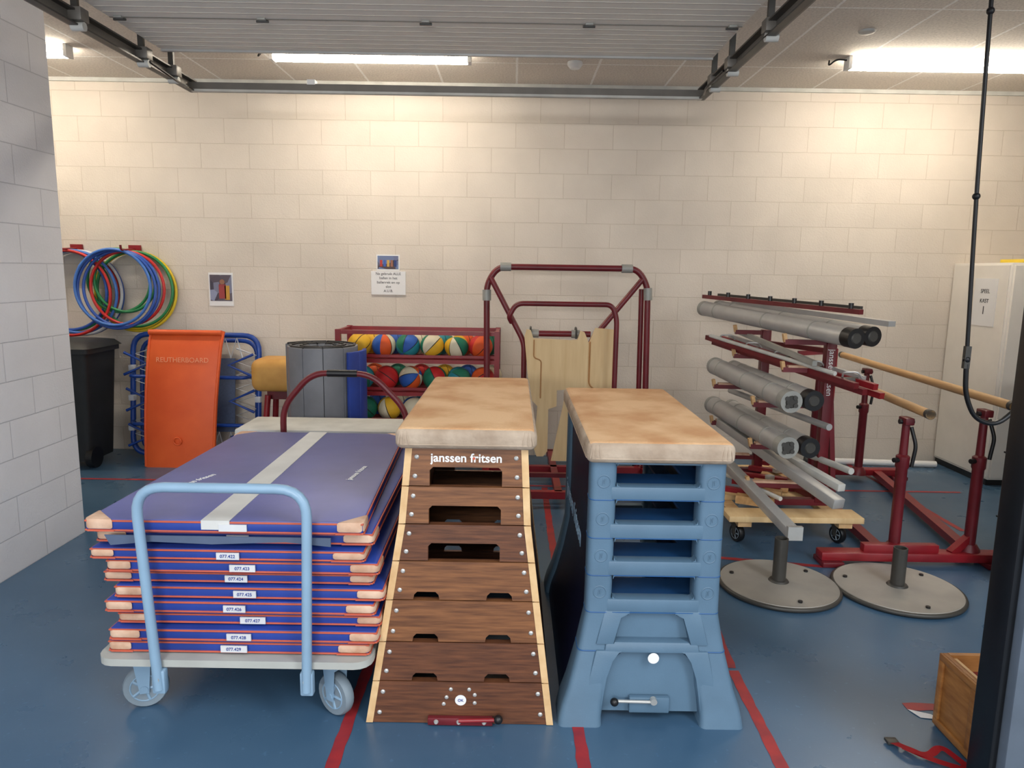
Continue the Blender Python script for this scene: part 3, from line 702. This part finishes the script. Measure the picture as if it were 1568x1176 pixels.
beam(g,'grey_bar',(1.60,5.3,1.155),(2.03,4.1,1.02),.025,.025,m_alu); cyl(g,'thin_pole',(1.46,5.3,1.15),(1.86,4.1,1.045),.013,m_ltgrey,seg=10)
for t in(.1,.3,.5,.7,.9):
    p=V((1.50,5.35,1.13)).lerp(V((2.01,4.0,.99)),t); cyl(g,'bar_clamp',p-V((.05,0,0)),p+V((.08,0,0)),.018,m_dk,seg=10)
    tube(g,'tension_hook',[p+V((-.04,0,.02)),p+V((-.05,-.03,.05)),p+V((.02,-.06,.055)),p+V((.05,-.05,.02))],.006,m_alu,fil=.02,seg=6)
beam(g,'grey_profile',(1.64,5.2,1.19),(1.78,4.2,1.09),.03,.03,m_alud)
beam(g,'aluminium_beam',(1.50,5.05,.555),(1.845,3.88,.335),.075,.06,m_alu,bev=.006)
beam(g,'aluminium_beam',(1.45,4.95,.36),(1.52,3.68,.235),.07,.055,m_alu,bev=.006)
bb(g,'beam_end',1.485,1.565,3.665,3.69,.20,.275,m_bolt)
beam(g,'aluminium_beam',(1.64,5.1,.50),(1.90,3.98,.40),.05,.045,m_ltgrey,bev=.006)
cyl(g,'thin_pole',(1.60,5.2,.76),(1.83,4.05,.74),.02,m_alu,seg=12); cyl(g,'thin_pole',(1.72,5.2,.47),(1.98,4.05,.48),.02,m_ltgrey,seg=12)
for x,y,h,al in((1.93,4.35,1.24,.44),(1.78,5.05,1.22,.34)):
    bb(g,'upright',x-.03,x+.03,y-.03,y+.03,.2,h,m_redm,bev=.004)
    for z in(1.20,1.03,.81,.545,.3):
        a2=al*(.62 if z>1 else 1)
        beam(g,'support_arm',(x,y,z),(x-a2,y+.02,z),.035,.03,m_redm)
        if z<1.1: beam(g,'arm_pad',(x-.06,y,z+.02),(x-a2+.03,y+.02,z+.02),.04,.012,m_corner)
        beam(g,'arm_stop',(x-a2+.005,y+.02,z),(x-a2-.005,y+.02,z+.05),.03,.02,m_rail)
    beam(g,'upright_foot',(x-.45,y,.2),(x+.12,y,.2),.05,.04,m_redm)
beam(g,'upright_tie',(1.93,4.35,.22),(1.78,5.05,.22),.04,.04,m_redm); beam(g,'upright_tie',(1.93,4.35,1.15),(1.78,5.05,1.13),.03,.03,m_redm)
beam(g,'handle_bar',(1.93,4.35,1.1),(2.02,4.35,.25),.03,.03,m_redm)
bb(g,'side_upright',2.055,2.095,4.60,4.64,.2,1.14,m_red,bev=.004); beam(g,'side_upright_foot',(1.85,4.62,.2),(2.12,4.62,.2),.05,.04,m_redm); beam(g,'side_upright_tie',(1.86,4.66,1.1),(2.075,4.62,1.12),.03,.03,m_red)
text(g,'upright_lettering','janssen fritsen',(1.93,4.318,1.02),.05,m_white,rot=(math.pi/2,math.pi/2,0))
bb(g,'dolly_board_front',1.30,2.10,4.08,4.25,.15,.185,m_ply,bev=.003); bb(g,'dolly_board_mid',1.32,2.08,4.5,4.66,.15,.185,m_ply,bev=.003); bb(g,'dolly_board_rear',1.34,2.06,5.1,5.26,.15,.185,m_ply,bev=.003)
bb(g,'dolly_runner',1.36,1.44,4.1,5.25,.115,.15,m_woodl); bb(g,'dolly_runner',1.96,2.04,4.1,5.25,.115,.15,m_woodl)
for x in(1.38,1.99):
    for y in(4.17,5.15): caster(g,'caster',x,y,.055,.035,.35,m_black,m_tyre,m_dk,.112)
for k in range(5):
    x=1.42+.11*k; y=4.35+.17*k
    beam(g,'wood_block',(x,y,.215),(x+.2,y-.1,.215),.07,.05,m_rail); beam(g,'red_bracket',(x-.05,y+.12,.24),(x+.22,y-.02,.24),.04,.03,m_red)
    box(g,'steel_clamp',(x+.1,y-.02,.26),(.05,.04,.03),m_alu,rz=.4,bev=.004)
cyl(g,'spare_pole',(1.40,4.9,.26),(1.64,4.2,.26),.014,m_ltgrey,seg=10)

# ------------------------------------------------------------ parallel bars
g=G('parallel_bars',(2.4,4.7,.6))
def rail(p0,p1):
    p0=V(p0);p1=V(p1); d=(p1-p0).normalized(); cyl(g,'wooden_rail',p0,p1,.025,m_rail,seg=20)
    for p,s in((p0,1),(p1,-1)): cyl(g,'rail_ferrule',p,p+d*.03*s,.0265,m_dk,seg=20)
rail((2.76,6.0,.95),(2.63,3.70,.94)); rail((2.40,5.9,.90),(2.21,3.72,.885))
def upright(x,y,zt):
    lathe(g,'outer_column',(x,y,.1),[(.03,0),(.03,.45),(.036,.46),(.036,.52),(.022,.53),(.020,zt-.16)],m_redm)
    cyl(g,'lock_knob',(x,y,.60),(x-.06,y-.02,.60),.014,m_black,seg=10)
    box(g,'rail_saddle',(x,y,zt-.045),(.05,.08,.04),m_redm,bev=.006); cyl(g,'hinge_pin',(x-.04,y,zt-.05),(x+.04,y,zt-.05),.014,m_black,seg=10)
    tube(g,'lever',[(x+.03,y,zt-.08),(x+.05,y-.03,zt-.18),(x+.035,y-.03,zt-.30)],.01,m_black,fil=.03)
    lathe(g,'column_foot',(x,y,.06),[(.06,0),(.055,.03),(.036,.06)],m_redm)
upright(2.60,3.88,.915); upright(2.175,3.88,.865); upright(2.74,5.5,.925); upright(2.37,5.5,.875)
for y in(3.85,5.6):
    beam(g,'base_cross_bar',(1.74 if y<4 else 2.1,y,.055),(2.78 if y<4 else 3.15,y,.055),.09,.05,m_red,bev=.008)
    for x in((1.80,2.72) if y<4 else (2.16,3.1)): box(g,'base_pad',(x,y,.015),(.12,.14,.03),m_redm,bev=.006)
    beam(g,'foot_wedge',(1.98,y-.0,.10),(2.40,y,.10),.05,.045,m_red,bev=.004) if y<4 else None
beam(g,'base_long_bar',(2.62,3.85,.05),(2.93,5.6,.05),.06,.045,m_red); beam(g,'base_long_bar',(2.12,3.85,.05),(2.26,5.6,.05),.06,.045,m_red)
beam(g,'gusset',(2.48,3.85,.07),(2.60,3.88,.16),.04,.04,m_red)

# ------------------------------------------------------------ round post bases
for x,y,rr,h in((1.40,3.53,.295,.265),(2.0,3.50,.305,.235)):
    g=G('post_base_plate',(x,y,.05))
    lathe(g,'steel_disc',(x,y,0),[(rr*.97,0),(rr,.008),(rr,.02),(rr*.985,.028),(rr*.96,.026),(.06,.034),(.0,.034)],m_disc,seg=64)
    torus(g,'rubber_rim',(x,y,.014),(0,0,1),rr,.012,m_dk,seg=64)
    lathe(g,'socket',(x,y,.03),[(.055,0),(.045,.012),(.034,.014),(.034,h-.03),(.028,h-.03),(.028,h-.09)],m_dk,seg=28)
    for a in(.6,2.7,4.8): cyl(g,'disc_screw',(x+.8*rr*math.cos(a),y+.8*rr*math.sin(a),.026),(x+.8*rr*math.cos(a),y+.8*rr*math.sin(a),.036),.011,m_black,seg=10)

# ------------------------------------------------------------ cabinet
g=G('storage_cabinet',(4.2,5.75,.85))
bb(g,'plinth',3.72,4.75,5.45,6.13,0,.05,m_black)
bb(g,'carcass',3.71,4.78,5.42,6.14,.05,1.72,m_cab,bev=.004)
bb(g,'door_left',3.72,4.24,5.40,5.42,.07,1.70,m_cab,bev=.003); bb(g,'door_right',4.25,4.77,5.40,5.42,.07,1.70,m_cab,bev=.003)
bb(g,'door_handle',4.20,4.22,5.375,5.40,.85,1.0,m_alu); bb(g,'door_handle',4.27,4.29,5.375,5.40,.85,1.0,m_alu)
bb(g,'side_frame',3.703,3.71,5.44,6.12,.07,1.70,m_cab)
bb(g,'side_paper',3.699,3.703,5.55,5.82,1.23,1.60,m_paper)
Rm=(math.pi/2,0,-math.pi/2)
for i,(t,s) in enumerate((('SPEEL',.045),('KAST',.045),('1',.09))): text(g,'paper_text',t,(3.698,5.685,1.50-.075*i),s,m_txt,rot=Rm,ext=.0004)
box(g,'yellow_folder',(3.95,5.6,1.735),(.3,.22,.025),M('yellow_card',(226,196,60),.6),rz=.2,bev=.003)

# standing dark grey crash mat at right
g=G('standing_crash_mat',(2.85,3.55,.5))
bb(g,'mat_body',2.595,3.1,3.42,3.68,.0,1.055,M('mat_darkgrey',(96,92,90),.6),bev=.02)
for z in(.35,.7): bb(g,'mat_seam',2.592,3.103,3.417,3.683,z-.004,z+.004,m_black)
bb(g,'mat_handle',2.8,3.0,3.41,3.42,.5,.54,m_black)

# ------------------------------------------------------------ pull cord
g=G('door_pull_cord',(2,3.2,2))
tube(g,'cord',[(1.955,3.2,3.1),(1.97,3.2,2.6),(1.995,3.2,1.95),(2.035,3.2,1.21)],.009,m_black,fil=.2,seg=8)
for x,z in((1.967,2.70),(1.995,1.95),(2.033,1.24)): ball(g,'cord_knot',(x,3.2,z),.016,m_black)
tube(g,'cord_loop',[(2.035,3.2,1.22),(2.045,3.2,1.08),(2.10,3.2,.97),(2.2,3.2,.94),(2.29,3.2,1.02),(2.34,3.2,1.2),(2.30,3.2,1.4)],.011,m_black,fil=.06,seg=8)
bb(g,'cord_clip',2.02,2.045,3.19,3.21,1.20,1.30,m_dk)

# ------------------------------------------------------------ wooden crate bottom right + strap
g=G('wooden_crate',(1.75,2.3,.15))
x0,x1,y0,y1,h=1.55,2.02,2.18,2.385,.28
bb(g,'side_left',x0,x0+.018,y0,y1,.0,h,m_chest,bev=.002); bb(g,'side_right',x1-.018,x1,y0,y1,0,h,m_chest,bev=.002)
bb(g,'side_front',x0+.018,x1-.018,y0,y0+.018,0,h,m_chest); bb(g,'side_back',x0+.018,x1-.018,y1-.018,y1,0,h,m_chest)
bb(g,'bottom',x0+.018,x1-.018,y0+.018,y1-.018,.01,.03,m_woodd); bb(g,'inner_tray',x0+.02,x1-.02,y0+.02,y1-.02,.20,.22,M('crate_red',(120,40,30),.6))
for z in(.01,.255): bb(g,'side_batten',x0-.01,x0,y0,y1,z,z+.025,m_chest,bev=.002)
for y in(y0,y1-.025): bb(g,'corner_batten',x0-.01,x0,y,y+.025,.035,.255,m_chest,bev=.002)
bb(g,'inner_batten',x0+.02,x0+.04,y0+.02,y1-.02,.25,.27,m_woodl)
g=G('red_strap',(1.45,2.22,.02))
pts=[(1.33,2.27,.012),(1.36,2.20,.03),(1.42,2.19,.012),(1.47,2.22,.035),(1.52,2.15,.01),(1.50,2.13,.012),(1.42,2.16,.02),(1.36,2.24,.01)]
bm=bmesh.new(); sm=fillet([V(p) for p in pts],.04); prev=None
for i,p in enumerate(sm):
    t=(sm[min(i+1,len(sm)-1)]-sm[max(i-1,0)]).normalized(); n_=V((-t.y,t.x,0)).normalized()*.014
    cur=(bm.verts.new(p-n_),bm.verts.new(p+n_))
    if prev: bm.faces.new((prev[0],prev[1],cur[1],cur[0]))
    prev=cur
bmesh.ops.solidify(bm,geom=bm.faces[:],thickness=.003)
fin(bm,g,'webbing',M('strap_red',(196,30,44),.6))
box(g,'buckle',(1.335,2.27,.012),(.04,.03,.01),m_dk,bev=.002)
g=G('paper_scrap',(1.6,2.45,.004)); prism(g,'scrap',[(1.50,2.47,.003),(1.57,2.44,.003),(1.585,2.41,.003),(1.52,2.42,.003)],(0,0,.001),m_paper)
# loose pipe along back wall
g=G('floor_pipe',(3,5.9,.03)); cyl(g,'pipe',(2.55,6.02,.03),(3.62,5.95,.03),.026,m_white); cyl(g,'pipe_end',(2.53,6.021,.03),(2.56,6.019,.03),.03,m_dk)

# ------------------------------------------------------------ lights
w=bpy.data.worlds.new('World'); sc.world=w; w.use_nodes=True
w.node_tree.nodes['Background'].inputs[0].default_value=(.94,.97,1.0,1); w.node_tree.nodes['Background'].inputs[1].default_value=1.05
def area(name,loc,rot,sx,sy,e,col):
    l=bpy.data.lights.new(name,'AREA'); l.shape='RECTANGLE'; l.size=sx; l.size_y=sy; l.energy=e; l.color=col
    o=bpy.data.objects.new(name,l); bpy.context.collection.objects.link(o); o.location=loc; o.rotation_euler=rot
area('hall_lamp_left',(-1.5,-1.5,4.6),(math.radians(25),0,0),1.2,3,80,(.94,.97,1))
area('hall_lamp_right',(3.0,-1.2,3.6),(math.radians(35),0,math.radians(35)),1.2,3,140,(.90,.95,1))
area('hall_low_fill',(-.8,-3.3,2.05),(math.radians(90),0,0),2.4,.25,120,(1,.98,.96))  # unseen low light, added for the bar's wall shadow and frontal fill

# ------------------------------------------------------------ camera
cd=bpy.data.cameras.new('camera'); cam=bpy.data.objects.new('camera',cd); bpy.context.collection.objects.link(cam)
cd.sensor_width=36; cd.sensor_fit='HORIZONTAL'; cd.lens=1100/1568*36
cam.matrix_world=Matrix.Translation((0,0,1.6))@Matrix.Rotation(math.pi/2-math.atan(173/1100),4,'X')@Matrix.Rotation(math.radians(.9),4,'Z')
cd.clip_start=.05
sc.camera=cam
